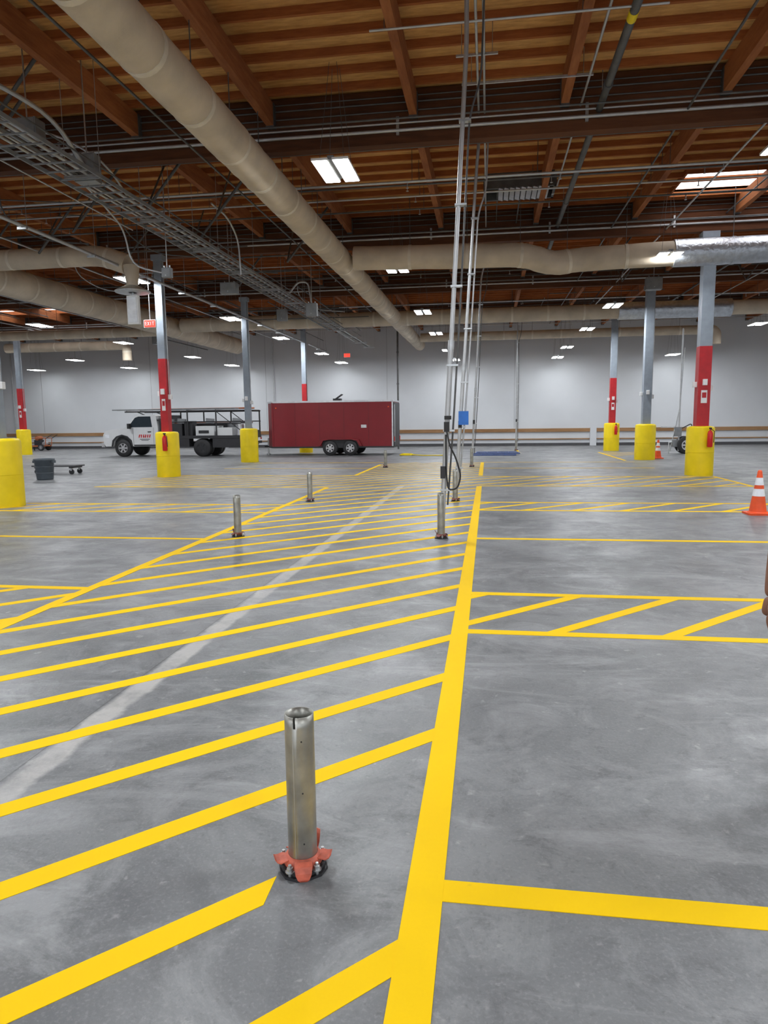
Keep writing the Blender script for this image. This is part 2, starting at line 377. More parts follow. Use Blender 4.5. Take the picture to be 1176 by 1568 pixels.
# ------------------------------------------------------------------ foreground bollard posts
def post(x,y,h=0.585,ang=0.0,name='steel_post_sleeve',cm='clampd'):
    b=MB(name); R=0.0515; n=40
    c=Vector((x,y,0))
    # two stacked dark foot plates
    pl=[(x+0.090*math.cos(ang+math.pi*(k+.5)/6)*(1.0 if k%3 else 0.94),y+0.090*math.sin(ang+math.pi*(k+.5)/6)*(1.0 if k%3 else 0.94)) for k in range(12)]
    b.prismZ(pl,0.0,0.010,'steelblk')
    pl=[(x+0.080*math.cos(ang+math.pi*(k)/8),y+0.080*math.sin(ang+math.pi*(k)/8)) for k in range(16)]
    b.prismZ(pl,0.014,0.026,'steelblk')
    zs=[0.02,0.2,0.4,h-0.04,h]
    vo=[]
    for rr in (R,R-0.004):
        for z in zs:
            for k in range(n):
                w=2*math.pi*k/n; vo.append((x+rr*math.cos(w),y+rr*math.sin(w),z))
    fs=[]; L=len(zs); slot={int(n*0.75)-1}
    for s_ in range(2):
        for i in range(L-1):
            for k in range(n):
                if i==L-2 and k in slot: continue
                o=s_*L*n
                fs.append((o+i*n+k,o+i*n+(k+1)%n,o+(i+1)*n+(k+1)%n,o+(i+1)*n+k))
    for k in range(n):
        i=L-2 if k in slot else L-1
        fs.append((i*n+k,i*n+(k+1)%n,L*n+i*n+(k+1)%n,L*n+i*n+k))
    b.add(vo,fs,'galvpost',True)
    b.cyl((x,y,0.02),(x,y,0.03),R-0.004,'black',n=24)
    w=ang-0.5
    b.box((x+R*math.cos(w),y+R*math.sin(w),h*0.5),(0.002,0.002,h*0.94),'galv')
    for z in (0.12,0.31,0.5): b.cyl((x+(R-0.001)*math.cos(ang+0.1),y+(R-0.001)*math.sin(ang+0.1),z),(x+(R+0.0015)*math.cos(ang+0.1),y+(R+0.0015)*math.sin(ang+0.1),z),0.003,'steelblk',n=8)
    b.lathe([(R+0.001,0.028),(R+0.018,0.030),(R+0.016,0.046),(R+0.006,0.060),(R+0.001,0.062)],(x,y,0),cm,32)
    down=[(R+0.004,0.058,0.022),(R+0.018,0.060,0.030),(R+0.034,0.050,0.031),(R+0.042,0.030,0.028),(R+0.044,0.012,0.020),(R+0.044,0.006,0.012)]
    flare=[(R+0.004,0.050,0.024),(R+0.018,0.052,0.030),(R+0.034,0.048,0.030),(R+0.046,0.052,0.025),(R+0.053,0.060,0.016)]
    flat=[(R+0.004,0.046,0.024),(R+0.018,0.046,0.030),(R+0.034,0.038,0.028),(R+0.044,0.030,0.020)]
    upt=[(R+0.004,0.045,0.024),(R+0.014,0.070,0.025),(R+0.022,0.092,0.022),(R+0.032,0.102,0.016),(R+0.038,0.100,0.010)]
    for da,secs in ((0,down),(78,flare),(140,upt),(205,flat),(282,flare)):
        w=ang+math.radians(da)
        d=Vector((math.cos(w),math.sin(w),0)); t=Vector((-math.sin(w),math.cos(w),0))
        vs=[]
        for r_,z_,hw in secs:
            for sgn in (-1,1):
                for dz in (0,0.004): vs.append(c+d*r_+t*hw*sgn+Vector((0,0,z_+dz)))
        f=[]
        for i in range(len(secs)-1):
            o=i*4; q=o+4
            f+=[(o,o+2,q+2,q),(o+1,q+1,q+3,o+3),(o,q,q+1,o+1),(o+2,o+3,q+3,q+2)]
        f+=[(0,1,3,2),(len(vs)-4,len(vs)-2,len(vs)-1,len(vs)-3)]
        b.add(vs,f,cm)
    for da in (38,112,172,245,322):
        w2=ang+math.radians(da); p=c+Vector((math.cos(w2),math.sin(w2),0))*0.077
        b.cyl(p,p+Vector((0,0,0.052)),0.006,'galv',n=10)
        b.cyl(p+Vector((0,0,0.026)),p+Vector((0,0,0.030)),0.016,'galv',n=16)
        b.cyl(p+Vector((0,0,0.030)),p+Vector((0,0,0.042)),0.0115,'galv',n=6)
    return b
post(-0.65,2.27,ang=math.radians(-74),cm='clamp').build(origin=(-0.65,2.27,0))
post(-3.47,9.3,ang=0.4).build(origin=(-3.47,9.3,0))
post(-3.52,13.55,ang=1.0).build(origin=(-3.52,13.55,0))
post(-3.44,23.5,ang=0.2).build(origin=(-3.44,23.5,0))

# ------------------------------------------------------------------ power poles (leaning conduit drops)
def pole(x,y,lean,double,blue=False,cable=False,ztop=6.74,xt=None):
    b=post(x,y,h=0.62,ang=0.7,name='conduit_power_pole')
    X=lambda z: x+lean*z
    xe=xt if xt is not None else X(ztop)
    b.tube([(X(0.1),y,0.05),(X(2),y,2.0),(X(2.6),y,2.6)],0.036,'emt',n=14)
    b.tube([(X(2.55),y,2.55),(X(4.4),y,4.4),(X(6.2),y,6.2),(xe,y,ztop)],0.029,'emt',n=12,round_=0.3)
    b.cyl((X(2.5),y,2.5),(X(2.62),y,2.62),0.042,'galv',n=14)
    b.tube([(x+0.085,y+0.05,0.45),(X(1.4)+0.08,y+0.05,1.4),(X(3)+0.09,y+0.05,3),(X(5.4)+0.08,y+0.05,5.4),(X(5.8)+0.2,y+0.05,5.8),(X(6)+0.22,y+0.05,ztop)],0.017 if double else 0.013,'emt' if double else 'emtd',n=10,round_=0.2)
    for z in (0.66,1.45,2.3,3.3,4.3,5.3):
        b.box((X(z)+0.03,y,z),(0.15,0.08,0.025),'galv')
    b.box((X(1.5),y-0.05,1.5),(0.07,0.06,0.13),'black')
    if cable:
        b.tube([(X(1.5),y-0.08,1.45),(X(1.4)+0.05,y-0.12,1.25),(x+0.2,y-0.1,1.1),(x+0.27,y-0.06,0.85),(x+0.22,y-0.05,0.68),(x+0.1,y-0.05,0.66),(x+0.07,y-0.05,0.9),(X(1.3),y-0.06,1.4)],0.011,'black',n=8,round_=0.15)
        b.box((X(1.62)+0.01,y-0.07,1.62),(0.09,0.05,0.05),'black'); b.box((X(0.9)-0.02,y-0.06,0.9),(0.06,0.05,0.16),'steelblk')
    if blue: b.box((X(1.62)+0.06,y-0.09,1.62),(0.19,0.1,0.26),'bluebox')
    b.build(origin=(x,y,0))
pole(-0.62,9.37,0.052,False,cable=True,xt=-0.30)
pole(-0.63,13.72,0.062,True,blue=True,xt=-0.2)
pole(-0.54,23.75,0.045,False,xt=-0.1)
pole(1.39,35.8,0.0,False)

# ------------------------------------------------------------------ columns
def column(x,y,w,red,rs,ext=True):
    b=MB('support_column')
    b.lathe([(0.0001,1.33),(rs-0.12,1.335),(rs-0.03,1.32),(rs,1.27),(rs,0.0)],(x,y,0),'yplastic',36)
    b.lathe([(rs+0.002,0.62),(rs+0.008,0.63),(rs+0.002,0.64)],(x,y,0),'yplastic',36)
    b.bb(x-w/2,x+w/2,y-w/2,y+w/2,0.5,6.38,'colgrey')
    if red:
        w2=w+0.012
        b.bb(x-w2/2,x+w2/2,y-w2/2,y+w2/2,1.3,3.45,'colred')
        b.box((x,y-w/2-0.012,2.12),(w*0.5,0.008,0.34),'white')
        b.box((x,y-w/2-0.018,2.16),(w*0.36,0.004,0.14),'colred')
    b.box((x,y-w/2-0.04,2.5),(0.11,0.07,0.16),'white'); b.box((x-w/2-0.05,y,2.45),(0.1,0.1,0.14),'white'); b.box((x+w/2+0.05,y,2.35),(0.1,0.1,0.14),'white')
    b.tube([(x+w/2+0.03,y,2.4),(x+w/2+0.03,y,6.3)],0.014,'emt',n=8)
    b.box((x,y,6.3),(w+0.12,w+0.04,0.16),'colgrey')
    if ext:
        fx,fy=x+0.12,y-rs-0.09
        b.lathe([(0.0001,0.78),(0.06,0.78),(0.07,0.80),(0.07,1.14),(0.05,1.2),(0.022,1.22),(0.022,1.26),(0.0001,1.26)],(fx,fy,0),'fire',18)
        b.box((fx,fy,1.28),(0.05,0.09,0.04),'black'); b.tube([(fx,fy-0.02,1.27),(fx+0.09,fy-0.04,1.2),(fx+0.09,fy-0.02,0.9)],0.01,'black',n=6)
        b.box((fx,fy+0.06,1.0),(0.1,0.06,0.05),'galv')
    b.build(bevel=0.012,origin=(x,y,0))
for x,y,w,r,rs,e in [(5.72,20.2,0.31,True,0.36,True),(5.85,27.6,0.30,False,0.37,False),(5.88,35.1,0.27,True,0.36,True),
                   (-9.47,12.5,0.20,False,0.38,False),(-9.45,19.75,0.22,True,0.34,True),(-9.42,26.9,0.22,False,0.35,False),(-9.2,34.9,0.22,True,0.34,False),
                   (-24.3,34.0,0.24,True,0.35,False),(-24.6,27.3,0.24,False,0.35,False),(-24.6,19.9,0.24,True,0.35,False),(5.87,13.0,0.32,False,0.37,False),(5.87,5.5,0.32,True,0.37,False),
                   (-9.45,5.3,0.24,False,0.38,False)]:
    column(x,y,w,r,rs,e)

# exit signs
def exit_sign(x,y,z):
    b=MB('exit_sign'); b.box((x,y,z),(0.36,0.06,0.22),'white'); b.box((x,y-0.035,z),(0.33,0.012,0.19),'exit')
    yy=y-0.043
    for dz in(-0.045,0,0.045): b.box((x-0.105,yy,z+dz),(0.045,0.006,0.012),'white')
    b.box((x-0.125,yy,z),(0.012,0.006,0.1),'white')
    for s_ in(-1,1): b.box((x-0.035,yy,z),(0.012,0.006,0.115),'white',rot=(0,s_*0.5,0))
    b.box((x+0.035,yy,z),(0.012,0.006,0.1),'white'); b.box((x+0.105,yy,z),(0.012,0.006,0.1),'white'); b.box((x+0.105,yy,z+0.045),(0.06,0.006,0.012),'white')
    b.cyl((x,y,z+0.1),(x,y,ZD-0.1),0.01,'emt',n=6); b.build()
exit_sign(-9.62,19.4,4.42); exit_sign(-7.6,38.0,5.1)

# ------------------------------------------------------------------ ducts
def duct(pts,r,name='ceiling_duct',m='duct',rd=0.5,step=1.25,band='ductband',segs=24,hang=True,wr=True):
    b=MB(name); P=rnd(pts,rd,6) if len(pts)>2 else [Vector(p) for p in pts]
    out=[];rs=[]
    for a,c in zip(P[:-1],P[1:]):
        n=max(1,int((c-a).length/0.35))
        for k in range(n): out.append(a.lerp(c,k/n)); rs.append(r*(1+random.uniform(-0.025,0.025) if wr else r))
    out.append(P[-1]); rs.append(r)
    b.tube(out,rs,m,n=segs)
    acc=0
    for i in range(1,len(out)):
        acc+=(out[i]-out[i-1]).length
        if acc>=step:
            acc=0; t=(out[i]-out[i-1]).normalized()
            b.tube([out[i]-t*0.04,out[i]+t*0.04],r*1.024,band,n=segs)
            if hang: b.cyl(out[i]+Vector((0,0,r)),(out[i].x,out[i].y,ZD-0.05),0.008,'emtd',n=6)
    return b.build()
duct([(-3.9,-6,5.8),(-3.9,12,5.8),(-3.88,40.5,5.8)],0.305)
duct([(-3.5,18.7,5.8),(0.9,18.8,5.72),(1.6,19.2,5.55),(2.3,19.35,5.66),(4.7,19.3,5.70)],0.30)
duct([(4.6,19.3,5.70),(16,19.3,5.78)],0.33,m='foil',band='foil')
duct([(-22,17.1,5.8),(-9.7,17.1,5.8),(-9.0,17.1,5.55)],0.25,rd=0.4)
duct([(-14.1,13.0,5.75),(-13.85,25,5.75),(-13.8,38,5.75)],0.42)
duct([(-13.3,29.8,5.8),(5.2,29.8,5.8)],0.30); duct([(5.1,29.8,5.8),(9.3,29.8,5.8)],0.34,m='foil',band='foil'); duct([(9.2,29.8,5.8),(15.5,29.8,5.8),(15.5,29.8,4.9)],0.28)
duct([(-3.5,37.0,5.8),(11,37.0,5.8),(11,37.0,5.1)],0.22)
duct([(-26,35.5,5.7),(-19,35.5,5.7),(-19,35.5,4.9)],0.24); duct([(-24,24.5,5.7),(-19.5,24.5,5.7),(-19.5,24.5,4.8)],0.24)
duct([(-30,31,5.75),(-14.3,31,5.75)],0.22)

b=MB('ceiling_air_diffuser')
b.cyl((-8.85,17.0,5.5),(-8.85,17.0,4.95),0.20,'duct',r2=0.13,n=20); b.lathe([(0.13,5.02),(0.40,4.90),(0.44,4.87),(0.42,4.84),(0.1,4.84)],(-8.85,17.0,0),'galv',28)
b.box((-8.85,17.0,4.42),(0.30,0.12,0.70),'white'); b.box((-8.85,16.93,4.42),(0.24,0.02,0.62),'reflect'); b.cyl((-8.85,17.0,4.75),(-8.85,17.0,4.86),0.03,'galv')
b.cyl((-8.7,17.1,5.5),(-8.7,17.1,ZD),0.015,'emtd',n=8); b.build(bevel=0.01)
b=MB('ceiling_louvered_vent')
b.bb(-0.15,1.5,18.0,18.08,6.85,7.15,'emtd'); b.bb(-0.15,1.5,17.1,17.18,6.85,7.15,'emtd'); b.bb(-0.15,-0.09,17.1,18.08,6.85,7.15,'emtd'); b.bb(1.44,1.5,17.1,18.08,6.85,7.15,'emtd')
for k in range(9): b.box((0.25+0.13*k,17.55,6.84),(0.11,0.90,0.012),'alu',rot=(0,0.35,0))
b.bb(-0.1,1.45,17.1,18.05,7.08,ZD-0.12,'emtd'); b.build()

# ------------------------------------------------------------------ high bay lamps
lamps=[]
LX=[-26.0,-18.2,-10.0,-2.46,4.43,11.75,19.0]
for x in LX:
    for y in (-10.7,-3.3,4.2,11.7,19.2,27.0,33.7): lamps.append((x,y,5.6,165))
for x in (-33.4,):
    for y in (11.7,27.0): lamps.append((x,y,5.6,200))
for x in (-23.8,-16.6,-9.1,-2.17,4.05,11.0): lamps.append((x,38.4,5.26,85))
for x in (-27.6,-21.5,-15,-8.4,-1.9,3.75,9.8): lamps.append((x,40.3,4.9,9))
ms={}
for i,(x,y,z,en) in enumerate(lamps):
    if z not in ms:
        b=MB('high_bay_light')
        for s_ in (-1,1):
            b.bb(s_*0.165-0.13,s_*0.165+0.13,-0.52,0.52,0.0,0.035,'white')
            b.bb(s_*0.165-0.115,s_*0.165+0.115,-0.5,0.5,-0.008,0.001,'led')
        b.bb(-0.05,0.05,-0.45,0.45,0.03,0.09,'box'); b.bb(-0.2,0.2,-0.03,0.03,0.035,0.06,'box')
        for sx in (-0.2,0.2):
            for sy in (-0.35,0.35): b.cyl((sx,sy,0.03),(sx*0.3,sy*0.3,ZD-0.1-z),0.004,'emtd',n=5,caps=False)
        o=b.build(); ms[z]=o.data
    else:
        o=bpy.data.objects.new('high_bay_light',ms[z]); COL.objects.link(o)
    o.location=(x,y,z)
    ld=bpy.data.lights.new('lamp_glow','AREA'); ld.shape='RECTANGLE'; ld.size=0.6; ld.size_y=1.0; ld.energy=en; ld.color=(0.92,0.96,1.0)
    lo=bpy.data.objects.new('lamp_glow',ld); COL.objects.link(lo); lo.parent=o; lo.location=(0,0,-0.02)

# ------------------------------------------------------------------ conduits & racks
def pipe(pts,r=0.014,m='emt',rd=0.2,n=8): b.tube(pts,r,m,n=n,round_=rd if len(pts)>2 else 0)
b=MB('ceiling_conduit_bank')
for x,ye in ((-0.30,9.37),(-0.20,13.72),(-0.10,23.75)): pipe([(x,-8,6.8),(x,ye,6.8)],0.019)
for y in (-2,1.5,4.6,7.6,10.9): b.box((-0.2,y,6.79),(0.6,0.03,0.03),'galv'); b.cyl((-0.42,y,6.79),(-0.42,y,ZD-0.08),0.006,'galv',n=6); b.cyl((0.02,y,6.79),(0.02,y,ZD-0.08),0.006,'galv',n=6)
pipe([(1.5,-8,6.8),(1.5,17,6.8)],0.02)
b.box((1.0,9.5,6.80),(2.6,0.03,0.035),'galv'); b.box((0.55,11.8,6.80),(2.0,0.03,0.035),'galv')
for xx in (-0.2,2.1): b.cyl((xx,9.5,6.8),(xx,9.5,ZD-0.1),0.007,'galv',n=6)
for xx in (-0.3,1.4): b.cyl((xx,11.8,6.8),(xx,11.8,ZD-0.1),0.007,'galv',n=6)
b.build()
b=MB('ceiling_sprinkler_main')
pipe([(1.80,-8,6.72),(1.80,26,6.72)],0.06,'emtd',n=14)
for y in (2,6.5,12,18,24): b.cyl((1.80,y-0.05,6.72),(1.80,y+0.05,6.72),0.075,'emtd',n=14); b.cyl((1.80,y+0.6,6.77),(1.80,y+0.6,ZD-0.1),0.007,'galv',n=6)
b.cyl((1.80,10.0,6.72),(1.80,10.2,6.72),0.063,'yplastic',n=14)
b.build()
b=MB('ceiling_girder_conduit')
for gy in GY:
    for dz,r,dy in ((0.10,0.030,-0.16),(0.22,0.020,-0.15),(0.42,0.014,-0.14),(0.56,0.016,-0.14),(0.66,0.012,-0.14)):
        pipe([(XL+1,gy+dy,6.5+dz),(XR-1,gy+dy,6.5+dz)],r,'emt' if dz<0.3 else 'emtd')
    pipe([(XL+1,gy-0.6,6.62),(XR-1,gy-0.6,6.62)],0.018,'emtd'); pipe([(XL+1,gy+0.5,6.55),(XR-1,gy+0.5,6.55)],0.022,'emtd')
    for k in range(20):
        x=XL+2+k*3.2
        b.box((x,gy-0.13,6.68),(0.05,0.04,0.3),'galv')
b.build()
b=MB('ceiling_sprinkler_branch_lines')
for y in (8.3,9.9,15.2,16.1,16.9,17.9,22.5,24.2,25.6,30.8,32.3,38.5,40.0):
    z=6.5 if y in(15.2,22.5,30.8) else 6.72
    r=random.choice((0.016,0.022,0.028)); mm=random.choice(('emtd','emt','emtd'))
    x0=random.choice((XL+2,-12,-22)) if y>14 else (-20 if y<9 else -1.6); x1=XR-2 if y>14 else (1.2 if y<9 else 2.2)
    pipe([(x0,y,z),(x1,y,z)],r,mm)
    for k in range(int((x1-x0)/2.55)+1): b.cyl((x0+0.2+k*2.55,y,z),(x0+0.2+k*2.55,y,ZD-0.05),0.006,'emtd',n=5)
    if y>14:
        for k in range(int((x1-x0)/3.1)):
            xx=x0+1+k*3.1; b.cyl((xx,y,z),(xx,y,z-0.12),0.012,'galv',n=6); b.cyl((xx,y,z-0.12),(xx,y,z-0.13),0.03,'galv',n=8)
b.build()
b=MB('ceiling_cable_rack')
for x,z,r,m in ((-6.62,5.5,0.022,'emt'),(-6.52,5.5,0.018,'emt'),(-6.42,5.5,0.018,'emtd'),(-6.28,5.5,0.028,'emt'),(-6.1,5.62,0.014,'emtd'),
                (-9.15,5.5,0.04,'emt'),(-5.1,6.3,0.02,'emtd'),(-7.6,6.2,0.03,'emtd'),(-8.3,6.5,0.03,'emtd'),(-11.2,5.9,0.02,'emt'),(-12.2,6.3,0.025,'emtd'),
                (-16.2,5.9,0.025,'emt'),(-17.5,6.3,0.025,'emtd'),(-21,6.0,0.025,'emt'),(3.2,6.6,0.02,'emtd'),(4.6,6.5,0.02,'emt'),(7.4,6.3,0.03,'emtd'),(9.1,6.4,0.02,'emt')):
    pipe([(x,-6 if x>-10 else 6,z),(x,36+random.uniform(-3,4),z)],r,m)
for k in range(16):
    y=1.0+k*2.45
    b.box((-6.35,y,5.46),(0.62,0.045,0.045),'galv')
    for xx in (-6.64,-6.06): b.cyl((xx,y,5.46),(xx,y,ZD-0.05),0.006,'galv',n=6)
    b.box((-9.15,y,5.45),(0.2,0.045,0.045),'galv'); b.cyl((-9.05,y,5.46),(-9.05,y,ZD-0.05),0.006,'galv',n=6)
for x in (-6.72,-6.02): b.bb(x-0.012,x+0.012,-4,30,5.40,5.46,'box')
y=2.0
while y<30: b.bb(-6.72,-6.02,y-0.012,y+0.012,5.40,5.42,'box'); y+=0.35
b.build()
b=MB('ceiling_conduit_drops')
pipe([(-8.2,9.0,6.5),(-6.9,9.2,6.35),(-6.4,10.2,6.1),(-6.35,10.9,5.6)],0.035,'emt',0.6)
pipe([(-8.4,9.6,6.1),(-7.0,9.7,6.0),(-6.5,9.9,5.7)],0.022,'emt',0.5)
pipe([(-8.0,12.5,6.4),(-7.6,13.0,6.1),(-7.5,14.2,5.6),(-7.5,14.4,4.9),(-6.7,14.4,4.7)],0.02,'emt',0.5)
pipe([(-9.3,11.2,6.5),(-7.2,11.3,6.4),(-6.3,11.4,5.9),(-6.3,12.2,5.5)],0.018,'emt',0.5)
pipe([(-6.1,15.5,6.4),(-6.0,16.2,6.3),(-5.9,16.6,5.9),(-5.9,16.7,5.1)],0.022,'emt',0.4)
pipe([(-6.2,21.8,5.5),(-5.9,21.9,5.9),(-5.6,22.0,5.9),(-5.5,22.0,5.2)],0.03,'emt',0.3)
for x0,y0 in ((-10.5,14.5),(-8.6,16.2),(-12.4,20.3),(-7.3,18.4),(-11.4,23.4),(-6.9,25.5),(-16,22)):
    pipe([(x0,y0,6.9),(x0,y0,6.1),(x0+0.5,y0+0.6,5.7),(x0+1.6,y0+0.7,5.6)],0.016,random.choice(('emt','emtd')),0.4)
    pipe([(x0-1.4,y0,6.55),(x0+1.8,y0+0.9,6.5)],0.014,'emtd')
rr=random.Random(21)
for k in range(70):
    x0=rr.uniform(-22,-4.6); y0=rr.uniform(9.5,34); z0=rr.uniform(5.7,6.9)
    if rr.random()<0.5: pipe([(x0,y0,z0),(min(-4.3,x0+rr.uniform(2,7)),y0,z0)],rr.uniform(0.012,0.03),'emtd')
    else: pipe([(x0,y0,z0),(x0,y0+rr.uniform(3,9),z0)],rr.uniform(0.012,0.03),rr.choice(('emtd','emtd','emt')))
    b.cyl((x0+0.02,y0+0.01,z0),(x0+0.02,y0+0.01,ZD-0.05),0.006,'emtd',n=5)
for x0,y0 in ((-7.8,10.2),(-5.4,14.0),(-10.8,16.2),(-5.2,18.3),(-8.0,22.0),(-12.6,24.0),(-9,11.5),(-11.5,13.2),(-7.2,16.8),(-14,18),(-6.6,13.4),(-8.9,14.6),(-10.4,19),(-16,21)):
    pipe([(x0,y0,5.7),(x0+1.1,y0+0.2,7.1)],0.03,'emtd'); pipe([(x0,y0,5.7),(x0-0.1,y0+1.2,7.0)],0.02,'emtd')
b.build()
b=MB('ceiling_conduit_branch')
for k in range(30):
    x0=rr.uniform(-3,14); y0=rr.uniform(14,34); z0=rr.uniform(6.76,6.95)
    if rr.random()<0.6: pipe([(x0,y0,z0),(x0+rr.uniform(2,6),y0,z0)],rr.uniform(0.01,0.022),'emtd')
    else: pipe([(x0,y0,z0),(x0,y0+rr.uniform(3,7),z0)],rr.uniform(0.01,0.022),'emtd')
b.build()
b=MB('ceiling_seismic_brace')
for x0,y0 in ((4.2,24.0),(8.1,24.5),(3.9,31.5),(3.4,21.5),(9.5,22)):
    pipe([(x0,y0,5.9),(x0+0.9,y0+0.2,7.1)],0.022,'emtd'); pipe([(x0,y0,5.9),(x0-0.1,y0+1.2,7.0)],0.018,'emtd')
b.build()
b=MB('roof_drain_riser'); pipe([(-4.9,38.5,6.9),(-4.9,38.5,0.0)],0.05,'emtd')
for z in (1.5,3.5,5.2): b.cyl((-4.9,38.5,z),(-4.9,38.5,z+0.1),0.065,'emtd')
b.build()
b=MB('trim_7')
for x in (-30.5,-13.0,1.7,11.6): pipe([(x,YF-0.06,0.0),(x,YF-0.06,6.9)],0.025,'emt')
b.build()
def jbox(x,y,z,s,name='ceiling_junction_box'):
    b=MB(name); b.box((x,y,z),s,'box'); b.box((x,y-s[1]/2-0.006,z),(s[0]*0.92,0.012,s[2]*0.92),'box')
    b.box((x,y-s[1]/2-0.016,z-s[2]*0.3),(0.03,0.012,0.03),'galv'); b.cyl((x,y,z+s[2]/2),(x,y,ZD-0.05),0.012,'galv',n=8)
    for dx in(-0.3,0.3): b.cyl((x+dx*s[0],y,z+s[2]/2),(x+dx*s[0],y,z+s[2]/2+0.05),0.02,'galv',n=8)
    b.build(bevel=0.008)
jbox(-6.35,10.95,5.62,(0.36,0.2,0.42)); jbox(-6.9,10.3,6.0,(0.42,0.25,0.26)); jbox(-5.5,22.0,5.05,(0.35,0.2,0.4)); jbox(-6.7,14.4,4.72,(0.2,0.12,0.2)); jbox(-7.2,19.4,5.3,(0.45,0.3,0.3)); jbox(-16,33,5.6,(0.5,0.3,0.4)); jbox(5.3,24.6,5.9,(0.5,0.3,0.4)); jbox(-7.2,24.5,5.3,(0.35,0.2,0.4))

# ------------------------------------------------------------------ trailer
def wheel(b,x,y,z,r,w,rim='alu',side=-1):
    prof=[(0.55,0),(0.93,0.02),(1.0,0.15),(1.0,0.85),(0.93,0.98),(0.55,1.0)]
    n=28; vs=[]
    for q,t in prof:
        for k in range(n):
            a=2*math.pi*k/n; vs.append((x+r*q*math.cos(a),y+(t-0.5)*w,z+r*q*math.sin(a)))
    b.add(vs,[(i*n+k,i*n+(k+1)%n,(i+1)*n+(k+1)%n,(i+1)*n+k) for i in range(len(prof)-1) for k in range(n)],'black',True)
    b.cyl((x,y-w*0.42,z),(x,y+w*0.42,z),r*0.56,'steelblk',n=24)
    yf=y+side*w*0.44
    for k in range(6):
        a=math.pi/3*k; b.box((x+r*0.33*math.cos(a),yf,z+r*0.33*math.sin(a)),(r*0.42,0.02,r*0.17),rim,rot=(0,-a,0))
    b.cyl((x,yf-0.02,z),(x,yf+0.02,z),r*0.17,rim,n=14)
    n=24; vs=[]
    for q in (0.5,0.6):
        for k in range(n):
            a=2*math.pi*k/n; vs.append((x+r*q*math.cos(a),yf+side*0.012,z+r*q*math.sin(a)))
    b.add(vs,[(k,(k+1)%n,n+(k+1)%n,n+k) for k in range(n)],rim)
tx0,tx1,ty0,ty1,tz0,tz1=-9.95,-4.28,31.7,33.8,0.42,2.45
b=MB('cargo_trailer')
ym=(ty0+ty1)/2
b.prismZ([(tx1,ty0),(tx1,ty1),(tx0,ty1),(tx0-0.4,ym+0.35),(tx0-0.4,ym-0.35),(tx0,ty0)],tz0,tz1,'tred')
b.prismZ([(tx1+0.02,ty0-0.02),(tx1+0.02,ty1+0.02),(tx0,ty1+0.02),(tx0-0.43,ym+0.36),(tx0-0.43,ym-0.36),(tx0,ty0-0.02)],tz1-0.02,tz1+0.06,'alu')
b.prismZ([(tx1+0.02,ty0-0.015),(tx1+0.02,ty1+0.015),(tx0,ty1+0.015),(tx0-0.42,ym+0.36),(tx0-0.42,ym-0.36),(tx0,ty0-0.015)],tz0-0.07,tz0,'steelblk')
b.bb(tx0-0.02,tx0+0.05,ty0-0.02,ty0+0.02,tz0,tz1,'tred'); b.bb(tx1-0.05,tx1+0.015,ty0-0.02,ty0+0.03,tz0,tz1,'alu')
for x in (-8.85,-7.7,-6.55,-5.4): b.bb(x-0.003,x+0.003,ty0-0.003,ty0,tz0,tz1,'steelblk')
b.bb(-5.75,-5.5,ty0-0.02,ty0,1.26,1.40,'alu')
b.prismY([(-7.75,0.45),(-7.62,0.74),(-7.3,0.80),(-6.15,0.80),(-5.85,0.74),(-5.7,0.45),(-5.82,0.45),(-5.95,0.68),(-6.2,0.73),(-7.25,0.73),(-7.52,0.68),(-7.64,0.45)],ty0-0.16,ty0,'tred')
b.bb(-7.6,-5.85,ty0-0.002,ty0+0.05,0.42,0.72,'steelblk')
for x in (-7.2,-6.25):
    wheel(b,x,ty0-0.02,0.345,0.345,0.22); wheel(b,x,ty1,0.345,0.345,0.22,side=1)
    b.cyl((x,ty0,0.345),(x,ty1,0.345),0.05,'steelblk',n=10)
b.bb(tx1,tx1+0.05,ty0+0.06,ty1-0.06,tz0,tz1-0.06,'steelblk'); b.bb(tx1+0.05,tx1+0.07,ty0+0.1,ty0+0.2,0.6,2.3,'alu')
for y in (ty0+0.06,ty1-0.06): b.box((tx1+0.06,y,0.75),(0.03,0.08,0.2),'fire')
b.box((tx1-0.2,ty0-0.02,2.2),(0.06,0.03,0.05),'orange'); b.box((tx0+0.2,ty0-0.02,2.2),(0.06,0.03,0.05),'orange')
b.box((-7.0,32.5,tz1+0.12),(0.36,0.36,0.1),'steelblk'); b.box((-6.93,32.5,tz1+0.25),(0.4,0.36,0.03),'steelblk',rot=(0,-0.6,0))
for y in (ym-0.5,ym+0.5): b.tube([(tx0+0.2,y,0.40),(tx0-0.72,ym,0.40)],0.04,'steelblk',n=8)
b.cyl((tx0-0.55,ym,0.06),(tx0-0.55,ym,0.8),0.035,'galv'); b.cyl((tx0-0.55,ym,0),(tx0-0.55,ym,0.06),0.1,'galv')
b.build(bevel=0.02)

